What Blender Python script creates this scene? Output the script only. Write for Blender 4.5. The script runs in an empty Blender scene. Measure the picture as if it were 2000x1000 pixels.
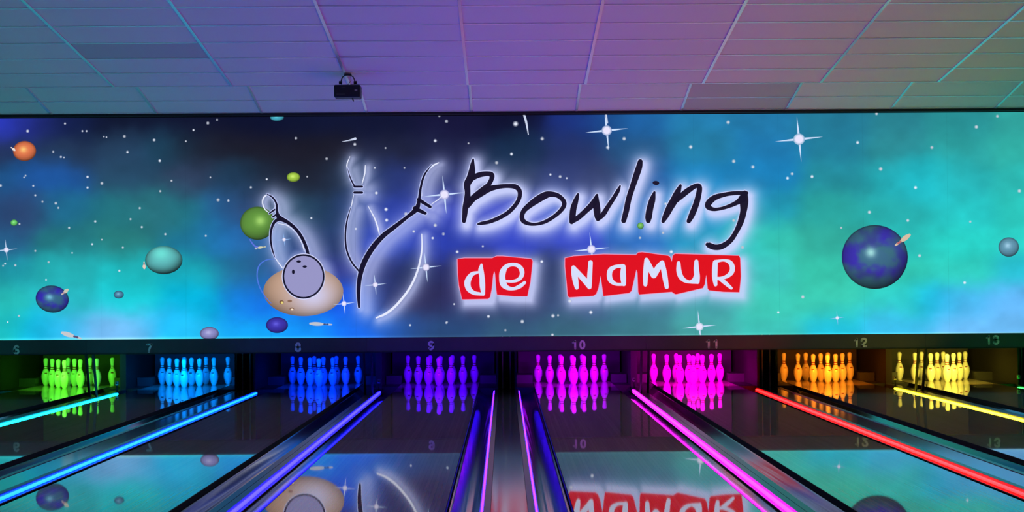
import bpy, math, random
import numpy as np
from mathutils import Vector, Matrix
from mathutils.geometry import tessellate_polygon

random.seed(7)
S = bpy.context.scene
COL = S.collection

# ------------------------------------------------------------------ camera
F = 3285.0                      # focal length in pixels of a 2000 px wide frame
CAM = Vector((-0.02, 0.0, 1.263))
VPX, VPY, ROLL = 985.0, 568.0, 0.0068
_r0 = Vector((math.cos(ROLL), 0, -math.sin(ROLL)))
_u0 = Vector((math.sin(ROLL), 0, math.cos(ROLL)))
_dx, _dy = (VPX - 1000) / F, -(VPY - 500) / F
_f = (Vector((0, 1, 0)) - _dx * _r0 - _dy * _u0).normalized()
_r = (_r0 - _r0.dot(_f) * _f).normalized()
_u = _r.cross(_f)
cd = bpy.data.cameras.new('camera')
cd.sensor_width = 36.0
cd.lens = 36.0 * F / 2000.0
cd.clip_end = 200
cam = bpy.data.objects.new('camera', cd)
cam.matrix_world = Matrix(((_r.x, _u.x, -_f.x, CAM.x), (_r.y, _u.y, -_f.y, CAM.y),
                           (_r.z, _u.z, -_f.z, CAM.z), (0, 0, 0, 1)))
COL.objects.link(cam)
S.camera = cam

# ------------------------------------------------------------------ world, exposure
S.view_settings.view_transform = 'Standard'
S.view_settings.look = 'None'
S.view_settings.gamma = 1.0
S.view_settings.exposure = 0.0
S.view_settings.use_curve_mapping = False
W = bpy.data.worlds.new('world'); S.world = W; W.use_nodes = True
W.node_tree.nodes['Background'].inputs[0].default_value = (0, 0, 0, 1)
W.node_tree.nodes['Background'].inputs[1].default_value = 0.0

LED_GAIN = 1.38      # scales only the channels that already saturate
SCREEN_GAIN = 1.0

# ------------------------------------------------------------------ layout (metres, lane top z = 0)
LANES = {n: x for n, x in zip(range(5, 15), (-7.7, -5.9, -4.3, -2.5, -0.9, 0.9, 2.5, 4.3, 5.9, 7.7))}
GAPS = [(4, 5, -8.5, 'n'), (5, 6, -6.8, 'w'), (6, 7, -5.1, 'n'), (7, 8, -3.4, 'w'), (8, 9, -1.7, 'n'), (9, 10, 0.0, 'w'),
        (10, 11, 1.7, 'n'), (11, 12, 3.4, 'w'), (12, 13, 5.1, 'n'), (13, 14, 6.8, 'w'), (14, 15, 8.5, 'n')]
HALF = {'n': 0.0515, 'w': 0.1515}
LW = 0.5335
FOUL, DECK0, HEADPIN, DECK1, PITBACK = 4.2, 22.15, 22.5, 23.55, 24.25
MASK = 20.46
SCR = 20.5
KICK = {'w': 21.92, 'n': 22.42}
LEDEND = 21.85
CEIL_E, CEIL_Z = 17.1, 3.365

def sl(c):
    c = np.asarray(c, float) / 255.0
    return np.where(c <= 0.04045, c / 12.92, ((c + 0.055) / 1.055) ** 2.4)

def px_ray(x, y):
    return (_f + _r * ((x - 1000) / F) - _u * ((y - 500) / F))

def px_at_y(x, y, Y):
    d = px_ray(x, y)
    return CAM + d * ((Y - CAM.y) / d.y)

# ------------------------------------------------------------------ helpers
def link(o, parent=None):
    COL.objects.link(o)
    if parent is not None:
        o.parent = parent
    return o

def mk(name, v, f, m, parent=None, smooth=False, loc=None):
    me = bpy.data.meshes.new(name)
    me.from_pydata([tuple(p) for p in v], [], f)
    me.validate()
    if smooth:
        for p in me.polygons:
            p.use_smooth = True
    if m is not None:
        me.materials.append(m)
    o = bpy.data.objects.new(name, me)
    if loc is not None:
        o.location = loc
    return link(o, parent)

def empty(name, loc=(0, 0, 0)):
    o = bpy.data.objects.new(name, None)
    o.empty_display_size = 0.1
    o.location = loc
    return link(o)

def tag(o, label=None, cat=None, group=None, kind=None):
    if label: o['label'] = label
    if cat: o['category'] = cat
    if group: o['group'] = group
    if kind: o['kind'] = kind
    return o

def box_vf(x0, x1, y0, y1, z0, z1, off=0):
    v = [(x0, y0, z0), (x1, y0, z0), (x1, y1, z0), (x0, y1, z0), (x0, y0, z1), (x1, y0, z1), (x1, y1, z1), (x0, y1, z1)]
    f = [(3, 2, 1, 0), (4, 5, 6, 7), (0, 1, 5, 4), (1, 2, 6, 5), (2, 3, 7, 6), (3, 0, 4, 7)]
    return v, [tuple(i + off for i in q) for q in f]

def box(name, x0, x1, y0, y1, z0, z1, m, parent=None):
    v, f = box_vf(x0, x1, y0, y1, z0, z1)
    return mk(name, v, f, m, parent)

def bevel_box(name, x0, x1, y0, y1, z0, z1, b, m, parent=None):
    """box with chamfered edges"""
    v = []; idx = {}
    cx, cy, cz = (x0 + x1) / 2, (y0 + y1) / 2, (z0 + z1) / 2
    hx, hy, hz = (x1 - x0) / 2, (y1 - y0) / 2, (z1 - z0) / 2
    import bmesh
    bm = bmesh.new()
    bmesh.ops.create_cube(bm, size=2)
    for p in bm.verts:
        p.co = Vector((cx + p.co.x * hx, cy + p.co.y * hy, cz + p.co.z * hz))
    bmesh.ops.bevel(bm, geom=list(bm.edges), offset=b, segments=2, affect='EDGES', profile=0.5)
    me = bpy.data.meshes.new(name); bm.to_mesh(me); bm.free()
    me.materials.append(m)
    return link(bpy.data.objects.new(name, me), parent)

def tube_along(name, pts, r, m, parent=None, n=10, caps=True):
    pts = [Vector(p) for p in pts]
    v = []; f = []
    for i, p in enumerate(pts):
        t = (pts[min(i + 1, len(pts) - 1)] - pts[max(i - 1, 0)]).normalized()
        a = t.cross(Vector((0, 0, 1)))
        if a.length < 1e-3: a = t.cross(Vector((1, 0, 0)))
        a.normalize(); b = t.cross(a)
        for k in range(n):
            q = 2 * math.pi * k / n
            v.append(p + a * (r * math.cos(q)) + b * (r * math.sin(q)))
        if i:
            for k in range(n):
                k2 = (k + 1) % n
                f.append(((i - 1) * n + k, (i - 1) * n + k2, i * n + k2, i * n + k))
    if caps:
        f.append(tuple(range(n))); f.append(tuple((len(pts) - 1) * n + k for k in reversed(range(n))))
    return mk(name, v, f, m, parent, smooth=True)

# ------------------------------------------------------------------ materials
def mat(name, col, rough=0.5, spec=0.5, metal=0.0, noise=0.0, nscale=20, bump=0.0, bscale=60, coat=0.0):
    m = bpy.data.materials.new(name); m.use_nodes = True
    nt = m.node_tree; b = nt.nodes['Principled BSDF']
    b.inputs['Base Color'].default_value = (*col, 1)
    b.inputs['Roughness'].default_value = rough
    b.inputs['Specular IOR Level'].default_value = spec
    b.inputs['Metallic'].default_value = metal
    b.inputs['Coat Weight'].default_value = coat
    if noise or bump:
        tc = nt.nodes.new('ShaderNodeTexCoord')
    if noise:
        n = nt.nodes.new('ShaderNodeTexNoise'); n.inputs['Scale'].default_value = nscale; n.inputs['Detail'].default_value = 5
        nt.links.new(tc.outputs['Object'], n.inputs['Vector'])
        mx = nt.nodes.new('ShaderNodeMix'); mx.data_type = 'RGBA'
        mx.inputs[6].default_value = (*[c * (1 - noise) for c in col], 1)
        mx.inputs[7].default_value = (*[min(1, c * (1 + noise)) for c in col], 1)
        nt.links.new(n.outputs['Fac'], mx.inputs[0])
        nt.links.new(mx.outputs[2], b.inputs['Base Color'])
    if bump:
        n2 = nt.nodes.new('ShaderNodeTexNoise'); n2.inputs['Scale'].default_value = bscale; n2.inputs['Detail'].default_value = 3
        nt.links.new(tc.outputs['Object'], n2.inputs['Vector'])
        bp = nt.nodes.new('ShaderNodeBump'); bp.inputs['Strength'].default_value = bump; bp.inputs['Distance'].default_value = 0.001
        nt.links.new(n2.outputs['Fac'], bp.inputs['Height'])
        nt.links.new(bp.outputs['Normal'], b.inputs['Normal'])
    return m

def emis(name, rgb, gain=1.0):
    m = bpy.data.materials.new(name); m.use_nodes = True
    nt = m.node_tree; b = nt.nodes['Principled BSDF']
    b.inputs['Base Color'].default_value = (0.6, 0.6, 0.6, 1)
    b.inputs['Roughness'].default_value = 0.4
    b.inputs['Emission Color'].default_value = (*rgb, 1)
    b.inputs['Emission Strength'].default_value = gain
    return m

def wood_lane():
    m = bpy.data.materials.new('lane_wood'); m.use_nodes = True
    nt = m.node_tree; L = nt.links; b = nt.nodes['Principled BSDF']
    tc = nt.nodes.new('ShaderNodeTexCoord')
    sep = nt.nodes.new('ShaderNodeSeparateXYZ'); L.new(tc.outputs['Object'], sep.inputs[0])
    # board index across the lane
    mul = nt.nodes.new('ShaderNodeMath'); mul.operation = 'MULTIPLY'; mul.inputs[1].default_value = 1 / 0.0274
    L.new(sep.outputs['X'], mul.inputs[0])
    fl = nt.nodes.new('ShaderNodeMath'); fl.operation = 'FLOOR'; L.new(mul.outputs[0], fl.inputs[0])
    wn = nt.nodes.new('ShaderNodeTexWhiteNoise'); wn.noise_dimensions = '1D'; L.new(fl.outputs[0], wn.inputs['W'])
    fr = nt.nodes.new('ShaderNodeMath'); fr.operation = 'FRACT'; L.new(mul.outputs[0], fr.inputs[0])
    gt = nt.nodes.new('ShaderNodeMath'); gt.operation = 'LESS_THAN'; gt.inputs[1].default_value = 0.08; L.new(fr.outputs[0], gt.inputs[0])
    mp = nt.nodes.new('ShaderNodeMapping'); mp.inputs['Scale'].default_value = (60, 1.2, 60); L.new(tc.outputs['Object'], mp.inputs['Vector'])
    n = nt.nodes.new('ShaderNodeTexNoise'); n.inputs['Scale'].default_value = 1.0; n.inputs['Detail'].default_value = 6; L.new(mp.outputs[0], n.inputs['Vector'])
    add = nt.nodes.new('ShaderNodeMath'); add.operation = 'ADD'; L.new(n.outputs['Fac'], add.inputs[0])
    sc = nt.nodes.new('ShaderNodeMath'); sc.operation = 'MULTIPLY'; sc.inputs[1].default_value = 0.5; L.new(wn.outputs['Value'], sc.inputs[0])
    L.new(sc.outputs[0], add.inputs[1])
    rp = nt.nodes.new('ShaderNodeValToRGB')
    rp.color_ramp.elements[0].position = 0.25; rp.color_ramp.elements[0].color = (0.340, 0.240, 0.165, 1)
    rp.color_ramp.elements[1].position = 1.0; rp.color_ramp.elements[1].color = (0.530, 0.385, 0.275, 1)
    L.new(add.outputs[0], rp.inputs[0])
    mx = nt.nodes.new('ShaderNodeMix'); mx.data_type = 'RGBA'; mx.inputs[7].default_value = (0.10, 0.07, 0.05, 1)
    sc2 = nt.nodes.new('ShaderNodeMath'); sc2.operation = 'MULTIPLY'; sc2.inputs[1].default_value = 0.6; L.new(gt.outputs[0], sc2.inputs[0])
    L.new(sc2.outputs[0], mx.inputs[0]); L.new(rp.outputs[0], mx.inputs[6]); L.new(mx.outputs[2], b.inputs['Base Color'])
    b.inputs['Roughness'].default_value = 0.022
    b.inputs['Specular IOR Level'].default_value = 0.5
    n2 = nt.nodes.new('ShaderNodeTexNoise'); n2.inputs['Scale'].default_value = 1.0; n2.inputs['Detail'].default_value = 2
    mp2 = nt.nodes.new('ShaderNodeMapping'); mp2.inputs['Scale'].default_value = (70, 16, 70); L.new(tc.outputs['Object'], mp2.inputs['Vector']); L.new(mp2.outputs[0], n2.inputs['Vector'])
    bp = nt.nodes.new('ShaderNodeBump'); bp.inputs['Strength'].default_value = 0.05; bp.inputs['Distance'].default_value = 0.0003
    L.new(n2.outputs['Fac'], bp.inputs['Height']); L.new(bp.outputs['Normal'], b.inputs['Normal'])
    return m

def vcol_emission(name, gain, sampling='AUTO'):
    m = bpy.data.materials.new(name); m.use_nodes = True
    nt = m.node_tree; b = nt.nodes['Principled BSDF']
    a = nt.nodes.new('ShaderNodeAttribute'); a.attribute_name = 'picture'
    b.inputs['Base Color'].default_value = (0.012, 0.012, 0.014, 1)
    b.inputs['Roughness'].default_value = 0.6
    b.inputs['Specular IOR Level'].default_value = 0.2
    nt.links.new(a.outputs['Color'], b.inputs['Emission Color'])
    b.inputs['Emission Strength'].default_value = gain
    try: m.cycles.emission_sampling = sampling
    except Exception: pass
    return m

M = {
    'lane': wood_lane(),
    'deck': mat('pin_deck_laminate', (0.42, 0.36, 0.30), 0.10, noise=0.12, nscale=8),
    'lane_edge': mat('lane_edge_black', (0.014, 0.014, 0.016), 0.8, spec=0.3),
    'gutter': mat('gutter_plastic', (0.014, 0.014, 0.017), 0.10, spec=0.5, bump=0.2, bscale=5),
    'div_top': mat('divider_grey_laminate', (0.14, 0.13, 0.14), 0.10, noise=0.08, nscale=10, bump=0.1, bscale=25),
    'div_side': mat('divider_side', (0.03, 0.03, 0.035), 0.4),
    'channel': mat('led_channel_dark_aluminium', (0.09, 0.085, 0.10), 0.28, spec=0.6),
    'pin': mat('pin_white_plastic', (0.80, 0.79, 0.76), 0.22, noise=0.03, nscale=30),
    'stripe': mat('pin_red_stripe', (0.24, 0.012, 0.014), 0.3),
    'black': mat('black_painted_metal', (0.010, 0.010, 0.012), 0.5),
    'mask': mat('masking_board_black', (0.085, 0.080, 0.088), 0.55, noise=0.15, nscale=6),
    'kick': mat('partition_dark_board', (0.020, 0.017, 0.016), 0.6, noise=0.2, nscale=5),
    'cover': mat('gutter_cover_dark', (0.012, 0.011, 0.012), 0.5),
    'rod': mat('rod_steel', (0.62, 0.52, 0.46), 0.35),
    'curtain': mat('pit_cushion_fabric', (0.042, 0.040, 0.042), 0.8, noise=0.25, nscale=9),
    'tile': mat('ceiling_tile_white', (0.86, 0.86, 0.86), 0.85, spec=0.2, noise=0.035, nscale=90, bump=0.3, bscale=160),
    'tile_d': mat('ceiling_tile_grey', (0.62, 0.62, 0.63), 0.85, spec=0.2, noise=0.035, nscale=90, bump=0.3, bscale=160),
    'tbar': mat('ceiling_grid_metal', (0.80, 0.81, 0.83), 0.20, spec=0.8, metal=0.45),
    'trim': mat('black_trim', (0.012, 0.012, 0.015), 0.6),
    'wall': mat('dark_wall_paint', (0.05, 0.05, 0.06), 0.8, noise=0.1, nscale=3),
    'approach': mat('approach_floor_wood', (0.20, 0.14, 0.10), 0.15, noise=0.2, nscale=4),
    'device': mat('projector_black_plastic', (0.010, 0.010, 0.013), 0.45),
    'grey_print': mat('grey_print', (0.32, 0.30, 0.28), 0.5),
    'sensor': mat('sensor_grey_plastic', (0.75, 0.75, 0.77), 0.4),
    'number': mat('lane_number_white_vinyl', (0.88, 0.88, 0.86), 0.5),
}
M['screen'] = vcol_emission('video_wall_leds', SCREEN_GAIN)
M['print'] = vcol_emission('video_wall_leds_picture', SCREEN_GAIN, 'NONE')

# ------------------------------------------------------------------ room shell
v, f = box_vf(-9.2, 9.2, -6.0, FOUL, -0.3, 0.0)
v2, f2 = box_vf(-9.2, 9.2, FOUL, 25.0, -0.36, -0.30, 8)
tag(mk('floor', v + v2, f + f2, M['approach']), kind='structure')
for nm, a in (('wall_left', (-9.3, -9.2, -6, 25.1, -0.36, 5.2)), ('wall_right', (9.2, 9.3, -6, 25.1, -0.36, 5.2)),
              ('wall_back', (-9.3, 9.3, -6.1, -6, -0.36, 5.2)), ('wall_front', (-9.2, 9.2, 25.0, 25.1, -0.36, 5.2))):
    tag(box(nm, *a, M['wall']), kind='structure')

# ceiling: a sloping tiled plane, a kink, then a short steeper plane down to the video wall
ceiling = empty('ceiling', (0, 0, 0)); tag(ceiling, kind='structure')
GX0 = -0.38 - 1.2 * 7          # first grid line
NC = 15
def tile_mesh(name, lx, ly, m):
    v, f = box_vf(-lx / 2, lx / 2, -ly / 2, ly / 2, 0, 0.016)
    me = bpy.data.meshes.new(name); me.from_pydata(v, [], f); me.materials.append(m)
    return me
def tiled_plane(y0, z0, slope, rows, dark, cut_first=None):
    """rows of tiles climbing from (y0,z0) towards the camera"""
    a = math.atan(slope)
    t = Vector((0, -math.cos(a), math.sin(a)))
    tm = tile_mesh('tile', 1.192, 0.592, M['tile']); td = tile_mesh('tile', 1.192, 0.592, M['tile_d'])
    cm = cd2 = None
    if cut_first:
        cm = tile_mesh('tile', 1.192, cut_first - 0.008, M['tile']); cd2 = tile_mesh('tile', 1.192, cut_first - 0.008, M['tile_d'])
    pos = 0.0; lines = [0.0]
    for k in range(rows):
        ln = cut_first if (cut_first and k == 0) else 0.6
        for c in range(NC):
            xc = GX0 + 1.2 * (c + 0.5)
            isd = (c, k) in dark
            me = (cd2 if isd else cm) if ln != 0.6 else (td if isd else tm)
            o = bpy.data.objects.new('tile', me)
            p = Vector((xc, y0, z0)) + t * (pos + ln / 2)
            o.location = p + Vector((0, 0, 0.004 + random.uniform(0, 0.003)))
            o.rotation_euler = (-a + random.uniform(-0.004, 0.004), random.uniform(-0.0025, 0.0025), 0)
            if c == 6 and not cut_first:          # the sagging column beside the projector
                o.rotation_euler.y += 0.010
            link(o, ceiling)
        pos += ln; lines.append(pos)
    n = Vector((0, math.sin(a), math.cos(a)))
    e = Vector((0, y0, z0)) + t * pos
    for c in range(NC + 1):
        x = GX0 + 1.2 * c
        s = Vector((0, y0, z0))
        v = []
        for q in (s, e):
            for dx in (-0.014, 0.014):
                for dn in (-0.004, 0.004):
                    v.append((x + dx, q.y + n.y * dn, q.z + n.z * dn))
        mk('grid_bar', v, [(0, 1, 3, 2), (4, 6, 7, 5), (0, 4, 5, 1), (2, 3, 7, 6), (0, 2, 6, 4), (1, 5, 7, 3)], M['tbar'], ceiling)
    for i, q in enumerate(lines):
        c0 = Vector((0, y0, z0)) + t * q
        v = []
        for x in (GX0, GX0 + 1.2 * NC):
            for dt in (-0.009, 0.009):
                for dn in (-0.0018, 0.010):
                    w = c0 + t * dt + n * dn
                    v.append((x, w.y, w.z))
        mk('cross_bar', v, [(0, 1, 3, 2), (4, 6, 7, 5), (0, 4, 5, 1), (2, 3, 7, 6), (0, 2, 6, 4), (1, 5, 7, 3)], M['tbar'], ceiling)
    return e
UP_ROWS = 12
e1 = tiled_plane(CEIL_E, CEIL_Z, 0.1, UP_ROWS, {(4, 2)})
e2 = tiled_plane(19.2, 3.316, 0.178, 4, {(9, 0), (9, 1)}, cut_first=0.49)
box('riser', -9.2, 9.2, CEIL_E + 0.005, CEIL_E + 0.03, CEIL_Z + 0.004, e2.z + 0.3, M['tile'], ceiling)
box('edge_trim', -9.2, 9.2, 19.2, 19.24, 3.285, 3.62, M['trim'], ceiling)
box('ceiling_slab', -9.2, 9.2, -6.0, e1.y, e1.z, e1.z + 0.05, M['tile'], ceiling)
box('upper_slab', -9.2, 9.2, e1.y, 25.0, 5.15, 5.2, M['trim'], ceiling)

# ------------------------------------------------------------------ lanes
LIGHTNAME = {5: 'mint', 6: 'green', 7: 'azure', 8: 'deep blue', 9: 'violet', 10: 'purple', 11: 'magenta', 12: 'orange', 13: 'yellow', 14: 'lime'}
def gap_word(n, m):
    return 'the %s and %s racks' % (LIGHTNAME[n], LIGHTNAME[m])
for n, X in LANES.items():
    t = empty('bowling_lane', (X, 0, 0))
    tag(t, 'polished wooden bowling lane %d leading to the %s-lit pins' % (n, LIGHTNAME[n]), 'bowling lane', 'bowling lanes')
    box('lane_bed', -LW + 0.004, LW - 0.004, FOUL + 0.002, DECK0 - 0.003, -0.05, 0.0, M['lane'], t)
    box('pin_deck', -LW + 0.004, LW - 0.004, DECK0, DECK1, -0.05, 0.0, M['deck'], t)
    for s in (-1, 1):
        xa, xb = sorted((s * (LW - 0.003), s * LW))
        box('lane_edge', xa, xb, FOUL + 0.002, DECK1, -0.12, -0.0015, M['lane_edge'], t)
    box('lane_support', -LW + 0.06, LW - 0.06, FOUL + 0.01, DECK1, -0.30, -0.05, M['div_side'], t)


# gutters: two to a lane, swept trough
for (n, m, X, k) in GAPS:
    for s in (-1, 1):
        lane = n if s < 0 else m
        if lane not in LANES: continue
        xi = X + s * HALF[k]                       # divider face
        xo = LANES[lane] - s * LW                  # lane edge
        prof = []
        N = 14
        for i in range(N + 1):
            u = i / N
            z = -0.076 - 0.045 * math.sin(math.pi * u) + (0.045 * u)
            prof.append((xi + (xo - xi) * (0.03 + 0.92 * u), z))
        ys = [FOUL + 0.003 + ((22.41 if k == 'n' else DECK0 - 0.13) - FOUL) * j / 24 for j in range(25)]
        v = []; f = []
        for y in ys:
            for (x, z) in prof: v.append((x - xi, y, z))
        P = N + 1
        for j in range(24):
            for i in range(N):
                q = (j * P + i, j * P + i + 1, (j + 1) * P + i + 1, (j + 1) * P + i)
                f.append(q if s > 0 else q[::-1])
        o = mk('gutter', v, f, M['gutter'], smooth=True, loc=(xi, 0, 0))
        md = o.modifiers.new('thickness', 'SOLIDIFY'); md.thickness = 0.005; md.offset = -1
        other = m if lane == n else n
        tag(o, 'glossy dark gutter of the %s-lit lane on the side towards %s' % (LIGHTNAME[lane], 'the %s-lit lane' % LIGHTNAME[other] if other in LANES else 'the end wall'), 'gutter', 'lane gutters')

# light strips: (r, g, b) radiance on the side of the lower and the higher lane number
LED = {
    (4, 5): ((0.1, 8, 6), (0.1, 8, 6)), (5, 6): ((0.1, 10, 8), (0.1, 10, 10)), (6, 7): ((0.04, 10, 15), (0.04, 10, 15)),
    (7, 8): ((0.02, 2.0, 18), (0.02, 0.75, 18)), (8, 9): ((0.10, 0.12, 20), (0.16, 0.12, 22)),
    (9, 10): ((0.75, 0.06, 22), (0.80, 0.06, 22)), (10, 11): ((13, 0.10, 14), (16, 0.04, 12)),
    (11, 12): ((27, 0.09, 0.08), (18, 0.2, 0.08)), (12, 13): ((20, 16, 0.20), (13, 11, 0.2)),
    (13, 14): ((0.2, 12, 0.5), (0.2, 12, 0.5)), (14, 15): ((0.1, 10, 3), (0.1, 10, 3)),
}
LEDNAME = {(4, 5): 'green', (5, 6): 'green', (6, 7): 'cyan', (7, 8): 'sky blue', (8, 9): 'blue violet', (9, 10): 'violet', (10, 11): 'magenta',
           (11, 12): 'red', (12, 13): 'yellow', (13, 14): 'green', (14, 15): 'green'}
for (n, m, X, k) in GAPS:
    h = HALF[k]
    t = empty('lane_divider', (X, 0, -0.30))
    zz = 0.30
    where = 'between ' + gap_word(n, m) if n in LANES and m in LANES else 'along the end wall beside the %s rack' % LIGHTNAME[m if m in LANES else n]
    tag(t, '%s lane divider with %s light strip %s' % ('wide grey-topped' if k == 'w' else 'narrow dark', LEDNAME[(n, m)], where), 'divider', 'lane dividers')
    box('body', -h + 0.012, h - 0.012, FOUL + 0.003, KICK[k] - 0.005, 0.0, zz - 0.034, M['div_side'], t)
    if k == 'w':
        box('top_panel', -h + 0.044, h - 0.044, FOUL + 0.003, KICK[k] - 0.005, zz - 0.034, zz - 0.016, M['div_top'], t)
        ch = [(-h, -h + 0.042), (h - 0.042, h)]
    else:
        ch = [(-h, -0.002), (0.002, h)]
    for (a, b) in ch:
        sgn = -1 if a < -1e-6 and b < 1e-2 and a == -h else 1
        # C-profile: top flange, back web, lower lip added to block tube light from gutter
        xo, xi = (a, b) if sgn < 0 else (b, a)
        pr = [(xo, zz - 0.012), (xi, zz - 0.012), (xi, zz - 0.0335), (xo - sgn * 0.0115, zz - 0.0335), (xo - sgn * 0.0115, zz - 0.068), (xo + sgn * 0.027, zz - 0.068),
              (xo + sgn * 0.027, zz - 0.060), (xo - sgn * 0.007, zz - 0.063), (xo - sgn * 0.007, zz - 0.022), (xo, zz - 0.022)]
        y0, y1 = FOUL + 0.003, (LEDEND + 0.01 if k == 'w' else KICK[k] - 0.006)
        v = [(x, y0, z) for x, z in pr] + [(x, y1, z) for x, z in pr]
        P = len(pr)
        f = [(i, (i + 1) % P, (i + 1) % P + P, i + P) for i in range(P)] + [tuple(range(P)), tuple(reversed(range(P, 2 * P)))]
        mk('led_channel', v, f, M['channel'], t)
    for s in (-1, 1):
        if (n if s < 0 else m) not in LANES: continue
        if n != 9 and s * X > 0: continue              # the strips face the middle of the hall
        rgb = [c * LED_GAIN if c > 1 else c for c in LED[(n, m)][0 if s < 0 else 1]]
        me_name = 'led_glow_%d_%d_%d' % (n, m, s)
        pts = [(s * (h + 0.006), FOUL + 0.05 + (LEDEND - FOUL - 0.05) * j / 36, zz - 0.042) for j in range(37)]
        tube_along('led_tube_offscreen' if (n, m) in ((4, 5), (5, 6), (14, 15)) else 'led_tube', pts, 0.0125, emis(me_name, rgb, 1.0), t, n=8)

# ------------------------------------------------------------------ partitions beside the pin decks
for (n, m, X, k) in GAPS:
    t = empty('kickback', (X, KICK[k], -0.30))
    z1 = 1.35; K0 = KICK[k]
    where = gap_word(n, m) if n in LANES and m in LANES else None
    tag(t, ('%s dark kickback boards between %s' % ('hollow pair of' if k == 'w' else 'thin', where)) if where else
        'dark end kickback board beside the pin deck of the %s rack' % LIGHTNAME[m if m in LANES else n], 'kickback', 'kickback boards beside the pins')
    def b_(nm, x0, x1, y0, y1, za, zb, mm):
        return box(nm, x0, x1, y0 - K0, y1 - K0, za + 0.30, zb + 0.30, mm, t)
    if k == 'n':
        b_('side_panel', -0.040, 0.040, K0 + 0.012, PITBACK + 0.05, -0.30, z1, M['kick'])
        b_('front_cap', -0.042, 0.042, K0, K0 + 0.012, -0.30, z1, M['kick'])
    else:
        for s in (-1, 1):
            xa, xb = sorted((s * 0.105, s * 0.135))
            b_('front_cap', xa, xb, K0, K0 + 0.012, -0.30, z1, M['kick'])
            b_('side_panel', xa, xb, K0 + 0.012, PITBACK + 0.05, -0.30, z1, M['kick'])
            tube_along('rod', [(s * 0.050, 0.11, 0.285), (s * 0.048, 0.11, 1.55)], 0.008, M['rod'], t, n=8)
        b_('back_panel', -0.105, 0.105, K0 + 0.45, K0 + 0.47, -0.30, z1, M['kick'])
    for s in (-1, 1):
        lane = n if s < 0 else m
        if lane not in LANES: continue
        inner = 0.054 if k == 'n' else 0.137
        outer = abs(LANES[lane] - X) - LW - 0.006
        xa, xb = sorted((s * inner, s * outer))
        b_('gutter_cover', xa, xb, K0 if k == 'n' else DECK0 - 0.12, 23.05, -0.11, -0.004, M['cover'])
        b_('deck_block', xa, xb, 23.05, DECK1 + 0.05, -0.11, 0.11, M['cover'])

for n, X in LANES.items():
    if n < 5 or n > 14: continue
    o = box('pit_cushion', -0.73, 0.73, 0, 0.10, 0, 1.5, M['curtain']); o.location = (X, PITBACK - 0.1, -0.30)
    tag(o, 'dark padded cushion closing the pit behind the %s-lit pins' % LIGHTNAME[n], 'cushion', 'pit cushions')

# small sensors at the ends of some light strips
for (X, s, lane) in ((-5.1, 1, 7), (-1.7, 1, 9), (1.7, -1, 10), (5.1, -1, 12), (6.8, -1, 13)):
    hh = 0.052 if abs(X) < 6 else 0.145
    t = empty('ball_sensor', (X + s * (hh - 0.01), LEDEND + 0.02, -0.012))
    tag(t, 'small grey ball sensor on a stem in front of the %s rack' % LIGHTNAME[lane], 'sensor', 'ball sensors')
    bevel_box('housing', -0.018, 0.018, 0, 0.05, 0.085, 0.135, 0.005, M['sensor'], t)
    box('stem', -0.008, 0.008, 0.02, 0.035, 0.0, 0.087, M['black'], t)
    bevel_box('lens', -0.010, 0.010, -0.004, 0.001, 0.10, 0.122, 0.001, M['device'], t)

# ------------------------------------------------------------------ pins
PROF = [(0, .95), (.12, 1.02), (.75, 1.414), (1.5, 1.72), (2.25, 1.957), (3.375, 2.24), (4.5, 2.383), (5.2, 2.36), (5.875, 2.278), (6.6, 2.09), (7.25, 1.853), (8.0, 1.53), (8.625, 1.232),
        (9.0, 1.09), (9.375, .982), (10, .9), (10.4, .91), (10.875, .9375), (11.75, 1.035), (12.625, 1.16), (13.2, 1.25), (13.6, 1.273), (14.1, 1.21), (14.5, 1.04), (14.8, .74), (14.95, .4), (15.0, 0.06)]
IN = 0.0254
def prof_r(hh):
    for (a, ra), (b, rb) in zip(PROF, PROF[1:]):
        if a <= hh <= b: return ra + (rb - ra) * (hh - a) / (b - a)
    return 0.06
def lathe_mesh(name, hs, m, extra=0.0, n=20, a0=0.0, a1=2 * math.pi, cap=True):
    full = abs(a1 - a0 - 2 * math.pi) < 1e-6
    cnt = n if full else n + 1
    v = []; f = []
    for j, hh in enumerate(hs):
        r = prof_r(hh) * IN + extra
        for i in range(cnt):
            q = a0 + (a1 - a0) * i / n
            v.append((r * math.cos(q), r * math.sin(q), hh * IN))
        if j:
            for i in range(n):
                i2 = (i + 1) % cnt if full else i + 1
                f.append(((j - 1) * cnt + i, (j - 1) * cnt + i2, j * cnt + i2, j * cnt + i))
    if cap and full:
        f.append(tuple(reversed(range(cnt)))); f.append(tuple((len(hs) - 1) * cnt + i for i in range(cnt)))
    me = bpy.data.meshes.new(name); me.from_pydata(v, [], f); me.materials.append(m)
    for p in me.polygons: p.use_smooth = True
    return me
pin_me = lathe_mesh('bowling_pin', [p[0] for p in PROF], M['pin'])
st1 = lathe_mesh('neck_stripe', [9.05, 9.2, 9.4, 9.5], M['stripe'], 0.0006, cap=False)
st2 = lathe_mesh('neck_stripe', [10.05, 10.2, 10.4, 10.5], M['stripe'], 0.0006, cap=False)
emb = lathe_mesh('emblem', [6.5, 6.75, 7.0], M['stripe'], 0.0006, n=6, a0=-math.pi / 2 - 0.34, a1=-math.pi / 2 + 0.34, cap=False)
ROWN = ['single front pin', 'second row pin', 'third row pin', 'back row pin']
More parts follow.
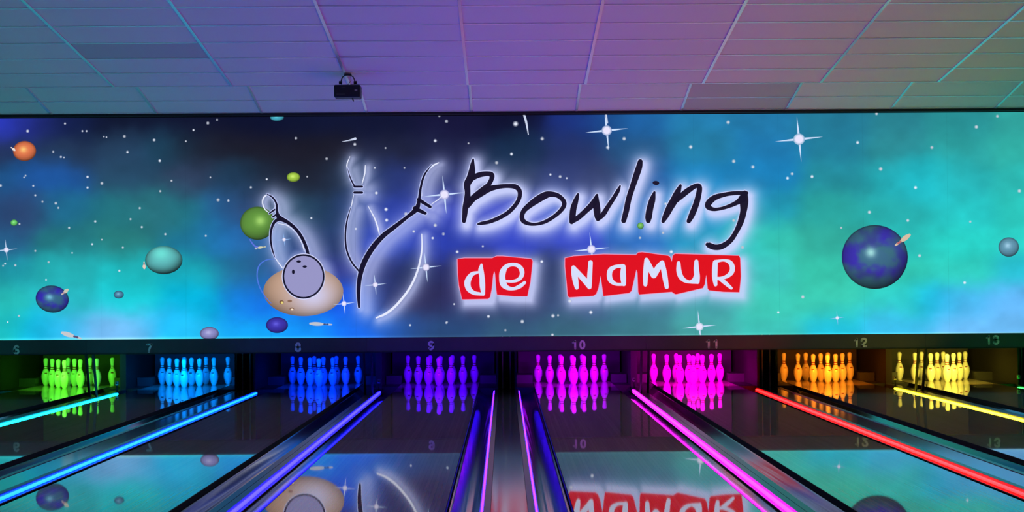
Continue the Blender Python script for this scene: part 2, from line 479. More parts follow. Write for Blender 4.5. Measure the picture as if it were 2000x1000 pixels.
for n, X in LANES.items():
    for row in range(4):
        for i in range(row + 1):
            x = X + (i - row / 2) * 0.3048
            y = HEADPIN + row * 0.264
            o = bpy.data.objects.new('bowling_pin', pin_me)
            o.location = (x + random.uniform(-.004, .004), y + random.uniform(-.004, .004), 0.0)
            o.rotation_euler.z = random.uniform(-0.35, 0.35)
            link(o)
            side = lambda q: 'on the side of %s' % ('the %s rack' % LIGHTNAME[n + q] if (n + q) in LANES else 'the end wall')
            lab = {0: ['single front pin'], 1: ['second row pin ' + side(-1), 'second row pin ' + side(1)],
                   2: ['third row pin ' + side(-1), 'third row middle pin', 'third row pin ' + side(1)],
                   3: ['back row corner pin ' + side(-1), 'back row inner pin ' + side(-1), 'back row inner pin ' + side(1), 'back row corner pin ' + side(1)]}[row][i]
            tag(o, 'white %s-lit %s' % (LIGHTNAME[n], lab), 'bowling pin', 'pins standing on lane %d' % n)
            for me in (st1, st2, emb):
                link(bpy.data.objects.new(me.name.split('.')[0], me), o)

PINLIGHT = {5: (0.10, 1, 0.06), 6: (0.11, 1.0, 0.03), 7: (0.0, 0.21, 1.0), 8: (0.0, 0.03, 1.0), 9: (0.07, 0.0, 1.0), 10: (0.40, 0.0, 1.0),
            11: (1.0, 0.0, 0.75), 12: (1.0, 0.235, 0.008), 13: (1.0, 0.78, 0.07), 14: (0.10, 1.0, 0.06)}
PINPOW = {5: 16, 6: 14.5, 7: 24, 8: 23, 9: 22, 10: 30, 11: 48, 12: 20, 13: 18, 14: 16}
for n, X in LANES.items():
    ld = bpy.data.lights.new('pin_light', 'AREA'); ld.shape = 'RECTANGLE'; ld.size = 0.5; ld.size_y = 0.05
    ld.color = PINLIGHT[n]; ld.energy = PINPOW[n] * 0.62; ld.spread = math.radians(84)
    o = bpy.data.objects.new('pin_light' if 6 <= n <= 13 else 'pin_light_offscreen', ld)
    p = Vector((X, MASK + 1.04, 0.655)); d = (Vector((X, 22.9, 0.10)) - p)
    o.location = p; o.rotation_euler = d.to_track_quat('-Z', 'Y').to_euler()
    link(o)

# ------------------------------------------------------------------ brush strokes
CR = {'A': (890, 300, 6.6667), 'B': (1180, 300, 5.0), 'C': (880, 490, 6.6667), 'D': (1170, 480, 6.6667), 'E': (500, 360, 3.7037), 'F': (660, 290, 2.857)}
def tr(c, pts):
    ox, oy, s = CR[c]
    return [(ox + p[0] / s, oy + p[1] / s, (p[2] if len(p) > 2 else 0) / s) for p in pts]
def spline(pts, k=7):
    if len(pts) < 3:
        return [tuple(a + (b - a) * i / k for a, b in zip(pts[0], pts[1])) for i in range(k + 1)]
    out = []
    P = [np.array(p, float) for p in pts]
    closed = np.allclose(P[0][:2], P[-1][:2])
    for i in range(len(P) - 1):
        p0 = P[i - 1] if i else (P[-2] if closed else 2 * P[0] - P[1])
        p1, p2 = P[i], P[i + 1]
        p3 = P[i + 2] if i + 2 < len(P) else (P[1] if closed else 2 * P[-1] - P[-2])
        for j in range(k):
            t = j / k
            out.append(tuple(0.5 * (2 * p1 + (p2 - p0) * t + (2 * p0 - 5 * p1 + 4 * p2 - p3) * t * t + (3 * p1 - p0 - 3 * p2 + p3) * t ** 3)))
    out.append(tuple(P[-1]))
    return out

def ribbon(strokes, grow=0.0):
    """round-ended ribbons in picture pixels -> 2D verts, faces"""
    V = []; Fc = []
    for c, raw in strokes:
        pts = spline(tr(c, raw) if c else raw)
        n = len(pts); base = len(V)
        closed = math.hypot(pts[0][0] - pts[-1][0], pts[0][1] - pts[-1][1]) < 0.01
        nrm = []
        for i in range(n):
            a = pts[max(i - 1, 0)] if not closed else pts[(i - 1) if i else n - 2]
            b = pts[min(i + 1, n - 1)] if not closed else pts[(i + 1) if i < n - 1 else 1]
            dx, dy = b[0] - a[0], b[1] - a[1]; L = math.hypot(dx, dy) or 1
            nrm.append((-dy / L, dx / L))
        for (x, y, w), (nx, ny) in zip(pts, nrm):
            h = max(w, 0.4) / 2 + grow
            V.append((x + nx * h, y + ny * h)); V.append((x - nx * h, y - ny * h))
        for i in range(n - 1):
            Fc.append((base + 2 * i, base + 2 * i + 1, base + 2 * i + 3, base + 2 * i + 2))
        if not closed:
            for e in (0, n - 1):
                x, y, w = pts[e]; h = max(w, 0.4) / 2 + grow
                b0 = len(V); V.append((x, y))
                for q in range(12):
                    V.append((x + h * math.cos(q * math.pi / 6), y + h * math.sin(q * math.pi / 6)))
                for q in range(12):
                    Fc.append((b0, b0 + 1 + q, b0 + 1 + (q + 1) % 12))
    return V, Fc

# ------------------------------------------------------------------ masking band with lane numbers
def _ell(cx, cy, rx, ry, w, n=14):
    return [(cx + rx * math.cos(2 * math.pi * i / n), cy + ry * math.sin(2 * math.pi * i / n), w) for i in range(n + 1)]
SW = 0.215
def _st(*p): return [(x, y, SW) for x, y in p]
DIG = {'0': [_ell(.5, .5, .215, .39, SW)], '1': [_st((.54, .10), (.54, .90)), [(.50, .86, .19), (.40, .76, .17), (.28, .72, .15)]],
 '2': [_st((.24, .70), (.32, .86), (.50, .90), (.68, .84), (.72, .68), (.60, .48), (.40, .30), (.28, .13)), _st((.28, .11), (.72, .11))],
 '3': [_st((.24, .74), (.34, .87), (.50, .90), (.66, .83), (.67, .66), (.50, .54)), _st((.50, .54), (.70, .44), (.73, .26), (.58, .11), (.38, .11), (.24, .26))],
 '6': [_ell(.5, .31, .225, .205, SW), _st((.70, .78), (.56, .90), (.40, .83), (.29, .62), (.275, .32))],
 '7': [_st((.24, .89), (.74, .89)), _st((.72, .86), (.58, .62), (.47, .34), (.43, .10))],
 '8': [_ell(.5, .70, .19, .20, SW), _ell(.5, .30, .225, .20, SW)]}
DIG['9'] = [[(1 - x, 1 - y, w) for x, y, w in q] for q in DIG['6']]
def number_mesh(s, size):
    V = []; Fc = []
    for i, ch in enumerate(s):
        ox = (i - (len(s) - 1) / 2) * 0.80 - 0.5
        v, f = ribbon([(None, [(x * 100, y * 100, w * 100) for x, y, w in q]) for q in DIG[ch]])
        b = len(V)
        V += [((x / 100 + ox) * size, (y / 100 - 0.5) * size) for x, y in v]; Fc += [tuple(k + b for k in q) for q in f]
    me = bpy.data.meshes.new('lane_number'); me.from_pydata([(x, 0, z) for x, z in V], [], Fc)
    for p in me.polygons:
        if p.normal.y > 0: p.flip()
    me.materials.append(M['number'])
    return me
NUMPX = {6: (32, 683), 7: (292, 680), 8: (582, 678), 9: (842, 675), 10: (1130, 673.5), 11: (1391, 671.5), 12: (1680, 669), 13: (1938, 664)}
for (a, b) in ((5, 6), (7, 8), (9, 10), (11, 12), (13, 14)):
    Xc = (LANES[a] + LANES[b]) / 2
    t = empty('masking_panel', (Xc, MASK, 0.535))
    tag(t, 'black masking board with pale lane numbers above the %s and %s pins' % (LIGHTNAME[a], LIGHTNAME[b]), 'masking board', 'masking boards under the video wall')
    box('board', -1.6985, 1.6985, 0, 0.03, 0.0, 0.168, M['mask'], t)
    box('lower_lip', -1.6985, 1.6985, -0.008, 0.05, -0.012, 0.0, M['black'], t)
    for n in (a, b):
        box('light_housing', LANES[n] - Xc - 0.28, LANES[n] - Xc + 0.28, 0.98, 1.03, 0.128, 0.165, M['black'], t)
        box('light_arm', LANES[n] - Xc - 0.02, LANES[n] - Xc + 0.02, 0.03, 0.98, 0.135, 0.160, M['black'], t)
        if n in NUMPX:
            p = px_at_y(*NUMPX[n], MASK)
            o = bpy.data.objects.new('lane_number', number_mesh(str(n), 0.115))
            o.location = (p.x - Xc, -0.003, p.z - 0.535)
            o['label'] = 'pale grey number %d' % n
            link(o, t)

# thin leaning posts that carry the masking at the narrow gaps
for (n, m, X, k) in GAPS:
    if k != 'n' or n not in LANES or m not in LANES: continue
    for s in (-1, 1):
        xx = X + s * 0.044
        v = []
        for (y, z) in ((20.80, -0.012), (20.56, 0.72)):
            for dx, dy in ((-0.014, -0.014), (0.014, -0.014), (0.014, 0.014), (-0.014, 0.014)):
                v.append((dx, y + dy - 20.8, z + 0.012))
        o = mk('support_post', v, [(3, 2, 1, 0), (4, 5, 6, 7), (0, 1, 5, 4), (1, 2, 6, 5), (2, 3, 7, 6), (3, 0, 4, 7)], M['black'], loc=(xx, 20.8, -0.012))
        tag(o, 'thin black leaning post between %s, nearer the %s one' % (gap_word(n, m), LIGHTNAME[n if s < 0 else m]), 'post', 'masking posts between lanes %d and %d' % (n, m))

# ------------------------------------------------------------------ video wall
VW = empty('video_wall', (0, SCR, 0.705))
tag(VW, 'long glowing video wall with blue-green space picture and bowling logo above the lanes', 'video wall')
Z0, Z1 = 0.706, 3.405
CP = {   # picture colours (sRGB) by row of the photograph
 235: [(-150,50,70,210),(0,45,60,200),(60,35,45,130),(125,18,28,70),(250,15,20,45),(375,15,18,45),(500,12,16,45),(625,14,20,50),(750,15,20,50),(875,20,20,55),(1000,12,15,45),(1125,25,45,120),(1190,25,75,140),(1250,30,100,165),(1375,35,125,175),(1500,35,125,175),(1625,35,120,150),(1750,40,125,140),(1875,40,140,145),(2000,50,165,160),(2150,50,165,160)],
 290: [(-150,35,50,85),(0,35,50,85),(125,35,55,85),(250,38,65,95),(330,28,70,95),(390,28,30,45),(500,27,26,38),(625,27,26,38),(750,30,35,60),(875,30,35,70),(1000,20,45,75),(1125,35,50,100),(1250,35,85,130),(1375,35,125,165),(1500,30,120,175),(1625,35,130,160),(1750,45,140,150),(1875,45,160,160),(2000,50,175,165),(2150,50,175,165)],
 350: [(-150,30,85,140),(0,30,85,140),(100,30,85,160),(250,40,75,105),(375,50,65,95),(470,30,62,90),(530,27,32,48),(625,30,35,50),(690,35,60,90),(750,40,55,120),(875,45,55,110),(1000,50,65,100),(1125,50,65,120),(1190,60,70,110),(1250,40,85,150),(1375,25,130,190),(1500,25,130,190),(1625,35,140,155),(1750,35,165,175),(1800,30,195,210),(1875,40,180,185),(2000,45,185,180),(2150,45,185,180)],
 410: [(-150,35,75,120),(0,35,75,120),(35,50,65,110),(125,30,105,140),(250,35,120,130),(310,45,100,110),(345,30,125,140),(440,35,95,150),(490,50,60,100),(560,40,75,100),(625,32,60,85),(690,40,65,130),(750,45,65,170),(875,50,65,180),(1000,60,75,200),(1125,55,85,190),(1250,40,110,190),(1375,25,140,200),(1500,30,150,180),(1625,40,160,155),(1750,40,175,175),(1875,40,200,200),(2000,45,200,190),(2150,45,200,190)],
 470: [(-150,40,95,140),(0,40,95,140),(125,35,115,125),(250,40,125,125),(375,30,120,155),(450,30,115,185),(500,45,95,160),(625,35,55,100),(750,45,70,190),(875,40,60,170),(1000,50,70,200),(1125,55,75,200),(1250,40,110,195),(1375,30,150,195),(1450,40,190,190),(1500,55,200,180),(1625,50,175,160),(1750,40,185,180),(1875,40,205,195),(2000,45,210,200),(2150,45,210,200)],
 530: [(-150,30,150,165),(0,30,150,165),(125,35,170,175),(250,30,185,190),(375,25,165,180),(480,35,115,155),(520,40,100,150),(560,45,70,140),(640,50,60,140),(750,42,52,120),(800,35,50,85),(875,40,45,100),(950,45,50,90),(1070,45,60,100),(1250,60,100,150),(1375,60,140,160),(1480,60,195,190),(1625,55,200,175),(1750,50,200,180),(1875,50,205,190),(2000,40,190,210),(2150,40,190,210)],
 590: [(-150,40,190,185),(0,40,190,185),(125,40,185,195),(250,25,205,215),(375,0,185,225),(470,20,130,220),(520,20,110,235),(625,20,90,235),(690,25,80,220),(750,50,60,110),(820,50,50,90),(875,42,42,90),(1000,50,60,105),(1125,60,85,130),(1250,60,120,150),(1375,60,160,170),(1500,60,205,185),(1625,60,205,180),(1750,50,205,195),(1820,20,190,230),(1875,80,185,245),(2000,100,180,245),(2150,100,180,245)],
 645: [(-150,30,190,190),(0,30,190,190),(75,10,190,235),(125,60,190,245),(200,130,190,250),(250,110,190,245),(340,30,190,250),(375,40,195,250),(500,20,170,250),(600,20,150,250),(690,20,110,250),(740,30,100,220),(790,40,80,140),(875,40,75,120),(1000,50,90,120),(1125,55,105,125),(1250,60,125,140),(1375,70,165,165),(1500,60,195,185),(1625,30,195,225),(1750,60,195,245),(1875,110,190,250),(2000,110,190,250),(2150,110,190,250)],
}
cpx = np.array([(p[0], y) for y, r in CP.items() for p in r], float)
cpc = np.array([p[1:] for y, r in CP.items() for p in r], float)

_rng = np.random.RandomState(3)
_lat = _rng.rand(64, 64)
def vnoise(x, y):
    xi = np.floor(x).astype(int); yi = np.floor(y).astype(int); fx = x - xi; fy = y - yi
    fx = fx * fx * (3 - 2 * fx); fy = fy * fy * (3 - 2 * fy)
    g = lambda a, b: _lat[a % 64, b % 64]
    return (g(xi, yi) * (1 - fx) + g(xi + 1, yi) * fx) * (1 - fy) + (g(xi, yi + 1) * (1 - fx) + g(xi + 1, yi + 1) * fx) * fy
def fbm(x, y):
    return sum(vnoise(x * 2 ** i + 17 * i, y * 2 ** i + 5 * i) / 2 ** (i + 1) for i in range(4)) / 0.9375

# logo strokes traced from the picture: crop origin x, y and scale, then (x, y, width)
BLACK_LETTERS = [('A', [(228,75,25),(218,150,60),(212,230,88),(190,320,100),(150,400,90),(155,500,75),(150,600,85),(128,700,78),(118,800,66),(108,880,52)]),
 ('A', [(200,330,70),(270,292,70),(340,270,70),(420,262,62),(468,278,70),(468,330,62),(432,400,60),(380,450,72),(300,520,84),(220,592,84),(160,680,60)]),
 ('A', [(210,600,70),(320,530,76),(440,460,76),(560,432,60),(680,422,55),(780,434,66),(832,490,60),(826,585,55),(770,680,55),(680,770,55),(560,840,55),(440,888,50),(340,908,45),(290,918,24)]),
 ('A', [(1240,528,72),(1330,548,62),(1400,610,60),(1412,670,60),(1370,740,56),(1280,820,50),(1160,890,48),(1040,920,40),(940,910,50),(875,870,62),(864,800,62),(900,730,68),(980,660,82),(1080,590,96),(1170,542,92),(1240,528,72)]),
 ('A', [(1592,530,34),(1562,620,70),(1532,720,82),(1520,820,82),(1510,890,62)]),
 ('A', [(1510,885,62),(1600,830,68),(1700,740,70),(1790,650,82),(1840,540,36)]),
 ('A', [(1836,560,45),(1832,650,86),(1840,740,92),(1846,820,78),(1850,856,52)]),
 ('A', [(1850,856,52),(1920,790,66),(1990,680,62),(2050,590,56),(2110,490,52),(2140,422,24)]),
 ('B', [(352,78,48),(340,135,62),(310,225,62),(275,330,56),(240,440,56),(215,560,56),(190,655,50)]),
 ('B', [(490,378,24),(470,450,60),(446,540,66),(433,620,66),(430,655,50)]),
 ('B', [(744,312,28),(716,380,62),(680,460,76),(640,530,72),(600,610,58),(575,660,38)]),
 ('B', [(680,475,50),(750,416,56),(820,360,56),(890,318,46),(928,325,52),(922,400,56),(895,500,60),(855,600,60),(825,660,44)]),
 ('B', [(1388,386,40),(1280,386,40),(1180,400,42),(1080,430,56),(1022,480,62),(1016,520,56),(1070,545,36),(1150,535,32),(1240,505,40),(1310,470,52),(1350,440,80)]),
 ('B', [(1372,390,60),(1366,470,84),(1360,560,66),(1335,660,60),(1290,760,50),(1230,850,50),(1150,905,56),(1080,915,56),(1020,893,54),(1008,888,40)])]
BLACK_PINS = [('E', [(80,70,6),(120,95,12),(148,140,14),(153,200,20),(168,240,34),(230,275,27),(290,325,24),(335,390,24),(365,460,24),(378,508,22)]),
 ('E', [(172,248,30),(140,268,22),(120,300,18),(109,345,16),(107,400,14),(118,470,12),(138,530,3)]),
 ('E', [(98,210,10),(135,184,13)]), ('E', [(122,236,12),(152,216,14)]),
 ('F', [(72,330,3),(52,400,8),(42,480,10),(48,560,10),(75,630,10),(118,685,10)]),
 ('F', [(53,110,2),(70,165,7),(92,210,9)]), ('F', [(92,213,12),(135,213,12)]), ('F', [(92,246,13),(135,246,13)]),
 ('F', [(522,93,3),(482,150,11),(462,220,13),(453,290,18),(438,338,28),(390,380,20),(320,435,24),(250,490,28),(190,560,30),(145,640,30),(122,720,26),(115,800,22),(118,885,12)]),
 ('F', [(450,285,20),(515,326,17)]), ('F', [(430,335,26),(488,362,17)])]
WHITE_PINS = [('E', [(85,72,8),(57,95,11),(48,135,9),(65,180,8),(95,205,5)]), ('E', [(90,77,6),(125,112,7),(139,150,6),(134,180,4)]),
 ('E', [(138,530,5),(165,570,7),(190,602,7)]), ('E', [(160,283,4),(230,300,6),(290,350,6),(330,420,6),(350,485,5)]),
 ('F', [(88,258,3),(80,300,5),(72,335,4)]), ('F', [(67,45,3),(52,85,6),(52,110,6),(64,165,4)]), ('F', [(153,95,4),(150,140,7),(135,198,4)]),
 ('F', [(168,320,3),(205,390,7),(225,450,8),(232,482,4)]), ('F', [(562,80,6),(525,100,9),(494,140,6),(470,210,5),(468,265,4)]),
 ('F', [(468,478,5),(468,570,9),(445,680,11),(400,780,12),(330,870,13),(270,920,13),(215,945,8)]),
 ('F', [(520,312,3),(560,285,5),(585,262,3)])]
WHITE_LETTERS = [('C', [(350,280,28),(275,308,50),(222,400,75),(236,490,66),(300,545,46),(380,560,36),(430,565,28)]),
 ('C', [(402,182,26),(395,250,62),(410,350,62),(415,450,66),(425,560,42)]),
 ('C', [(965,412,34),(900,462,46),(820,492,36),(740,480,52),(688,430,78),(672,345,74),(682,270,74),(725,205,52),(800,178,40),(880,194,46),(926,250,56),(926,320,50),(880,375,40),(800,397,30),(715,392,26)]),
 ('C', [(1600,215,46),(1612,300,70),(1628,400,66),(1642,480,44)]), ('C', [(1602,218,46),(1680,310,62),(1760,400,66),(1808,472,50)]),
 ('C', [(1822,150,52),(1816,250,56),(1810,350,60),(1808,472,50)]),
 ('D', [(310,262,40),(220,272,40),(152,312,60),(134,380,62),(152,450,60),(220,498,36),(320,502,34)]), ('D', [(318,268,46),(312,350,66),(315,430,66),(322,498,50)]),
 ('D', [(602,505,46),(604,400,60),(610,300,62),(616,182,48)]), ('D', [(618,185,50),(664,290,70),(712,385,72)]),
 ('D', [(712,385,72),(770,285,72),(820,217,48)]), ('D', [(822,217,48),(842,320,62),(862,430,62),(880,538,46)]),
 ('D', [(1035,225,42),(1038,320,60),(1062,400,60),(1115,452,46),(1190,474,30),(1280,476,34)]), ('D', [(1266,205,46),(1266,300,62),(1276,400,66),(1280,470,50)]),
 ('D', [(1195,466,30),(1235,440,40),(1258,390,40)]),
 ('D', [(1512,220,58),(1506,320,66),(1506,420,60),(1516,505,42)]), ('D', [(1510,207,36),(1620,190,24),(1700,215,50),(1734,280,60),(1720,350,56),(1660,400,42),(1580,425,36),(1510,425,40)]),
 ('D', [(1570,430,38),(1640,482,46),(1720,552,32)])]
TILE_DE = tr('C', [(90,105),(180,95),(540,95),(600,70),(680,70),(1050,105),(1068,130),(1040,400),(1000,590),(830,590),(605,570),(595,500),(580,300),(570,265),(555,310),(535,500),(515,600),(490,625),(150,632),(110,450),(95,300)])
TILE_NA = tr('C', [(1490,95),(1600,70),(1990,45)]) + tr('D', [(480,120),(510,90),(560,85),(900,130),(925,150),(945,210),(960,130),(985,105),(1820,130),(1835,160),(1845,400),(1825,605),(1620,600),(1430,580),(1415,560),(1395,380),(1375,500),(1350,550),(1010,630),(990,630),(945,600),(520,635),(510,600),(500,350),(485,310),(465,400),(420,590),(390,615),(55,655),(50,600),(20,390)]) + tr('C', [(1925,480),(1895,560),(1860,585),(1540,605),(1525,580),(1510,400),(1490,200)])

def w2(x, y):      # picture pixel -> point on the wall, relative to the video wall's empty
    p = px_at_y(x, y, SCR)
    return p.x, p.z - 0.705

DEPTH = [0.0008]
def decal(name, V, Fc, col, label=None, parent=VW, lift=None):
    """flat picture piece on the face of the wall; col one sRGB or one per vertex"""
    if lift is None:
        DEPTH[0] += 0.00012
        lift = DEPTH[0]
    vs = []
    for (x, y) in V:
        X, Z = w2(x, y); vs.append((X, -lift, min(max(Z, Z0 - 0.705), Z1 - 0.705)))
    o = mk(name, vs, Fc, M['print'], parent)
    me = o.data
    # face the room
    flip = [p.index for p in me.polygons if p.normal.y > 0]
    if flip:
        for i in flip: me.polygons[i].flip()
    a = me.color_attributes.new('picture', 'FLOAT_COLOR', 'POINT')
    c = np.asarray(col, float)
    if c.ndim == 1: c = np.tile(c, (len(vs), 1))
    a.data.foreach_set('color', np.hstack([sl(np.clip(c, 0, 255)), np.ones((len(vs), 1))]).astype(np.float32).ravel())
    if label: o['label'] = label
    return o

# glow around the logo: distance to the strokes, shifted right and down like a drop glow
def seg_dist(px, py, strokes, ox, oy):
    d = np.full(px.shape, 1e9)
    for c, raw in strokes:
        pts = spline(tr(c, raw) if c else raw, 3)
        for p, q in zip(pts, pts[1:]):
            ax, ay = p[0] + ox, p[1] + oy; bx, by = q[0] + ox, q[1] + oy
            L2 = (bx - ax) ** 2 + (by - ay) ** 2 or 1e-6
            t = np.clip(((px - ax) * (bx - ax) + (py - ay) * (by - ay)) / L2, 0, 1)
            d = np.minimum(d, np.hypot(px - ax - t * (bx - ax), py - ay - t * (by - ay)) - (p[2] + q[2]) / 4)
    return np.maximum(d, 0)
def poly_dist(px, py, poly, ox, oy):
    d = seg_dist(px, py, [(None, [(x, y, 0) for x, y, _ in (p, q)]) for p, q in zip(poly, poly[1:] + poly[:1])], ox, oy)
    ins = np.zeros(px.shape, bool)
    for p, q in zip(poly, poly[1:] + poly[:1]):
        ax, ay, bx, by = p[0] + ox, p[1] + oy, q[0] + ox, q[1] + oy
        if ay == by: continue
        cond = ((ay > py) != (by > py)) & (px < (bx - ax) * (py - ay) / (by - ay) + ax)
        ins ^= cond
    return np.where(ins, 0, d)
GLOW = np.array((205, 212, 255.0))

def picture(px, py):
    shp = px.shape; px = px.ravel(); py = py.ravel()
    wx = px + 34 * (fbm(px / 85, py / 85) - 0.5) + 10 * (fbm(px / 22 + 9, py / 22) - 0.5)
    wy = py + 30 * (fbm(px / 85 + 31, py / 85 + 7) - 0.5) + 10 * (fbm(px / 22, py / 22 + 4) - 0.5)
    c = np.zeros((px.size, 3)); w = np.zeros(px.size)
    for (x, y), cc in zip(cpx, cpc):
        k = np.exp(-(((wx - x) / 52) ** 2 + ((wy - y) / 34) ** 2))
        w += k; c += k[:, None] * cc
    c /= np.maximum(w, 1e-9)[:, None]
    far = w < 1e-7
    c[far] = (40, 150, 170)
    c *= (1 + 0.16 * (fbm(px / 40 + 3, py / 30 + 8) - 0.5))[:, None]
    # glow only where the logo is
    near = (px > 480) & (px < 1530) & (py > 270) & (py < 660)
    if near.any():
        x, y = px[near], py[near]
        g = np.zeros(x.size)
        d1 = seg_dist(x, y, BLACK_LETTERS, 5, 7); g = np.maximum(g, 0.95 * np.exp(-(d1 / 15) ** 1.35))
        for poly in (TILE_DE, TILE_NA):
            d2 = poly_dist(x, y, poly, 7, 9); g = np.maximum(g, 0.88 * np.exp(-(d2 / 13) ** 1.3))
        d3 = seg_dist(x, y, BLACK_PINS + WHITE_PINS, 5, 4); g = np.maximum(g, 0.66 * np.exp(-(d3 / 12) ** 1.2))
        d3 = seg_dist(x, y, BLACK_PINS, 14, 5); g = np.maximum(g, 0.60 * np.exp(-(d3 / 19) ** 1.5))
        # ball glow
        d4 = np.maximum(np.hypot(x - 597, (y - 544)) - 42, 0); g = np.maximum(g, 0.6 * np.exp(-(d4 / 16) ** 2))
        c[near] = c[near] * (1 - g[:, None]) + GLOW * g[:, None]
    # bright bottom edge of the picture
    eb = 664 - 0.006 * px
    c += np.exp(-((py - eb) / 3.0) ** 2)[:, None] * np.array((40, 45, 40.0)) * (c.mean(1) / 150)[:, None]
    return np.clip(c, 0, 255)

def world_to_px(X, Z):
    d = np.stack([X - CAM.x, np.full_like(X, SCR - CAM.y), Z - CAM.z], -1)
    fw = d @ np.array(_f); rr = d @ np.array(_r); uu = d @ np.array(_u)
    return 1000 + F * rr / fw, 500 - F * uu / fw

PW = 1.033
seams = [1.27 + PW * k for k in range(-10, 8)]
seams = [-9.1] + [s for s in seams if -8.9 < s < 8.9] + [9.1]
for a, b in zip(seams, seams[1:]):
    nx = max(3, int((b - a) / 0.0175)); nz = 154
    xs = np.linspace(a + 0.0003, b - 0.0003, nx + 1); zs = np.linspace(Z0, Z1, nz + 1)
    XX, ZZ = np.meshgrid(xs, zs)
    px, py = world_to_px(XX, ZZ)
    col = picture(px, py)
    verts = np.stack([XX, np.zeros_like(XX), ZZ - 0.705], -1).reshape(-1, 3)
    i = np.arange(nz)[:, None] * (nx + 1) + np.arange(nx)[None, :]
    faces = np.stack([i, i + 1, i + nx + 2, i + nx + 1], -1).reshape(-1, 4)
    me = bpy.data.meshes.new('screen_panel')
    me.from_pydata(verts.tolist(), [], faces.tolist())
    at = me.color_attributes.new('picture', 'FLOAT_COLOR', 'POINT')
    at.data.foreach_set('color', np.hstack([sl(col), np.ones((len(col), 1))]).astype(np.float32).ravel())
    me.materials.append(M['screen'])
    link(bpy.data.objects.new('screen_panel', me), VW)
box('back_frame', -9.15, 9.15, 0.004, 0.12, Z0 - 0.705, Z1 - 0.705 + 0.35, M['trim'], VW)
box('top_frame', -9.15, 9.15, -0.01, 0.004, Z1 - 0.705, Z1 - 0.705 + 0.35, M['trim'], VW)

# --- planets and stars of the picture
def disc(cx, cy, rx, ry, fn, rings=9, seg=36, rot=0.0):
    V = [(cx, cy)]; Fc = []; C = [fn(0, 0)]
    ca, sa = math.cos(rot), math.sin(rot)
    for r in range(1, rings + 1):
        for s in range(seg):
            a = 2 * math.pi * s / seg; u, w = r / rings * math.cos(a), r / rings * math.sin(a)
            V.append((cx + rx * u * ca - ry * w * sa, cy + rx * u * sa + ry * w * ca)); C.append(fn(u, w))
    for s in range(seg): Fc.append((0, 1 + s, 1 + (s + 1) % seg))
    for r in range(rings - 1):
        for s in range(seg):
            a = 1 + r * seg + s; b = 1 + r * seg + (s + 1) % seg
            Fc.append((a, b, b + seg, a + seg))
    return V, Fc, C
def ball_fn(base, hi, hu=-0.1, hw=-0.15, dark=0.35, hs=0.28, tex=None):
    base = np.array(base, float); hi = np.array(hi, float)
    def fn(u, w):
        r2 = u * u + w * w
        k = 1 - (1 - dark) * max(0, (0.35 * r2 ** 2 + 0.55 * max(0, (w * 0.75 + u * 0.3)) * r2 ** 0.5))
        if r2 > 0.9: k *= 0.75
        c = base * k
        if tex is not None: c = tex(u, w, c)
        h = math.exp(-((u - hu) ** 2 + (w - hw) ** 2) / hs ** 2)
        return tuple(c * (1 - h) + hi * h)
    return fn
def earth(u, w, c):
    n = float(fbm(np.array([u * 1.7 + 5.3]), np.array([w * 1.7 + 2.1]))[0])
    n2 = float(fbm(np.array([u * 1.6 + 15.3]), np.array([w * 2.0 + 9.1]))[0])
    k = c / np.array((58, 70, 145.0))
    t = min(1, max(0, (n - 0.46) / 0.16)); t2 = min(1, max(0, (n2 - 0.48) / 0.12))
    c = c * (1 - 0.7 * t2) + np.array((64, 42, 195.0)) * k * 0.7 * t2
    return c * (1 - 0.8 * t) + np.array((62, 122, 128.0)) * k * 0.8 * t
def orb(cx, cy, rx, ry, base, hi, label, **kw):
    rot = kw.pop('rot', 0)
    rings = max(4, int(rx / 4)); 
    V, Fc, C = disc(cx, cy, rx, ry, ball_fn(base, hi, **kw), rings=rings, seg=40 if rx > 15 else 20, rot=rot)
    return decal('planet_picture', V, Fc, C, label)

orb(48, 295, 22.5, 19.5, (228,120,78), (255,205,120), 'orange ball planet on the screen')
orb(27.5, 435, 7, 6.2, (105,205,105), (160,245,150), 'small green ball planet on the screen')
orb(573, 346, 13, 9.5, (165,205,70), (215,245,120), 'lime green ball planet on the screen')
orb(541, 229, 13.5, 7.5, (70,175,200), (110,220,235), 'cyan ball planet cut by the screen edge')
orb(503, 436, 34, 32.5, (98,150,62), (165,215,110), 'green ball planet behind the drawn pin', hu=0.15, hw=-0.15)
orb(320, 508, 36.5, 27.5, (92,180,182), (110,225,215), 'teal ball planet on the screen', hu=-0.15, hw=-0.45, hs=0.5, dark=-0.1)
orb(102, 584, 32.5, 26.5, (52,66,146), (120,190,220), 'navy blue ball planet with a small pin on the screen', hu=-0.17, hw=-0.1, hs=0.2, tex=earth, rot=0.15)
orb(232, 575.5, 10, 7.7, (75,130,165), (130,190,215), 'small steel blue ball planet on the screen')
orb(409, 651.5, 18.5, 13, (140,140,200), (185,185,230), 'lilac ball planet at the lower screen edge')
orb(541, 635, 21.5, 15.5, (62,52,172), (100,95,225), 'purple ball planet on the screen')
def bigball(u, w):
    r2 = u * u + w * w
    k = 1 - 0.55 * max(0, 0.5 * r2 ** 2 + 0.4 * (w * 0.8) * r2 ** .5)
    c = np.array((196, 160, 135.0)) * k
    h = math.exp(-((u - 0.25) ** 2 / 0.30 + (w - 0.15) ** 2 / 0.5))
    c = c * (1 - 0.9 * h) + np.array((208, 208, 248.0)) * 0.9 * h
    return tuple(c)
V, Fc, C = disc(592.5, 569, 78, 48.5, bigball, rings=18, seg=56); bb = decal('planet_picture', V, Fc, C, 'big tan ball planet behind the drawn bowling ball')
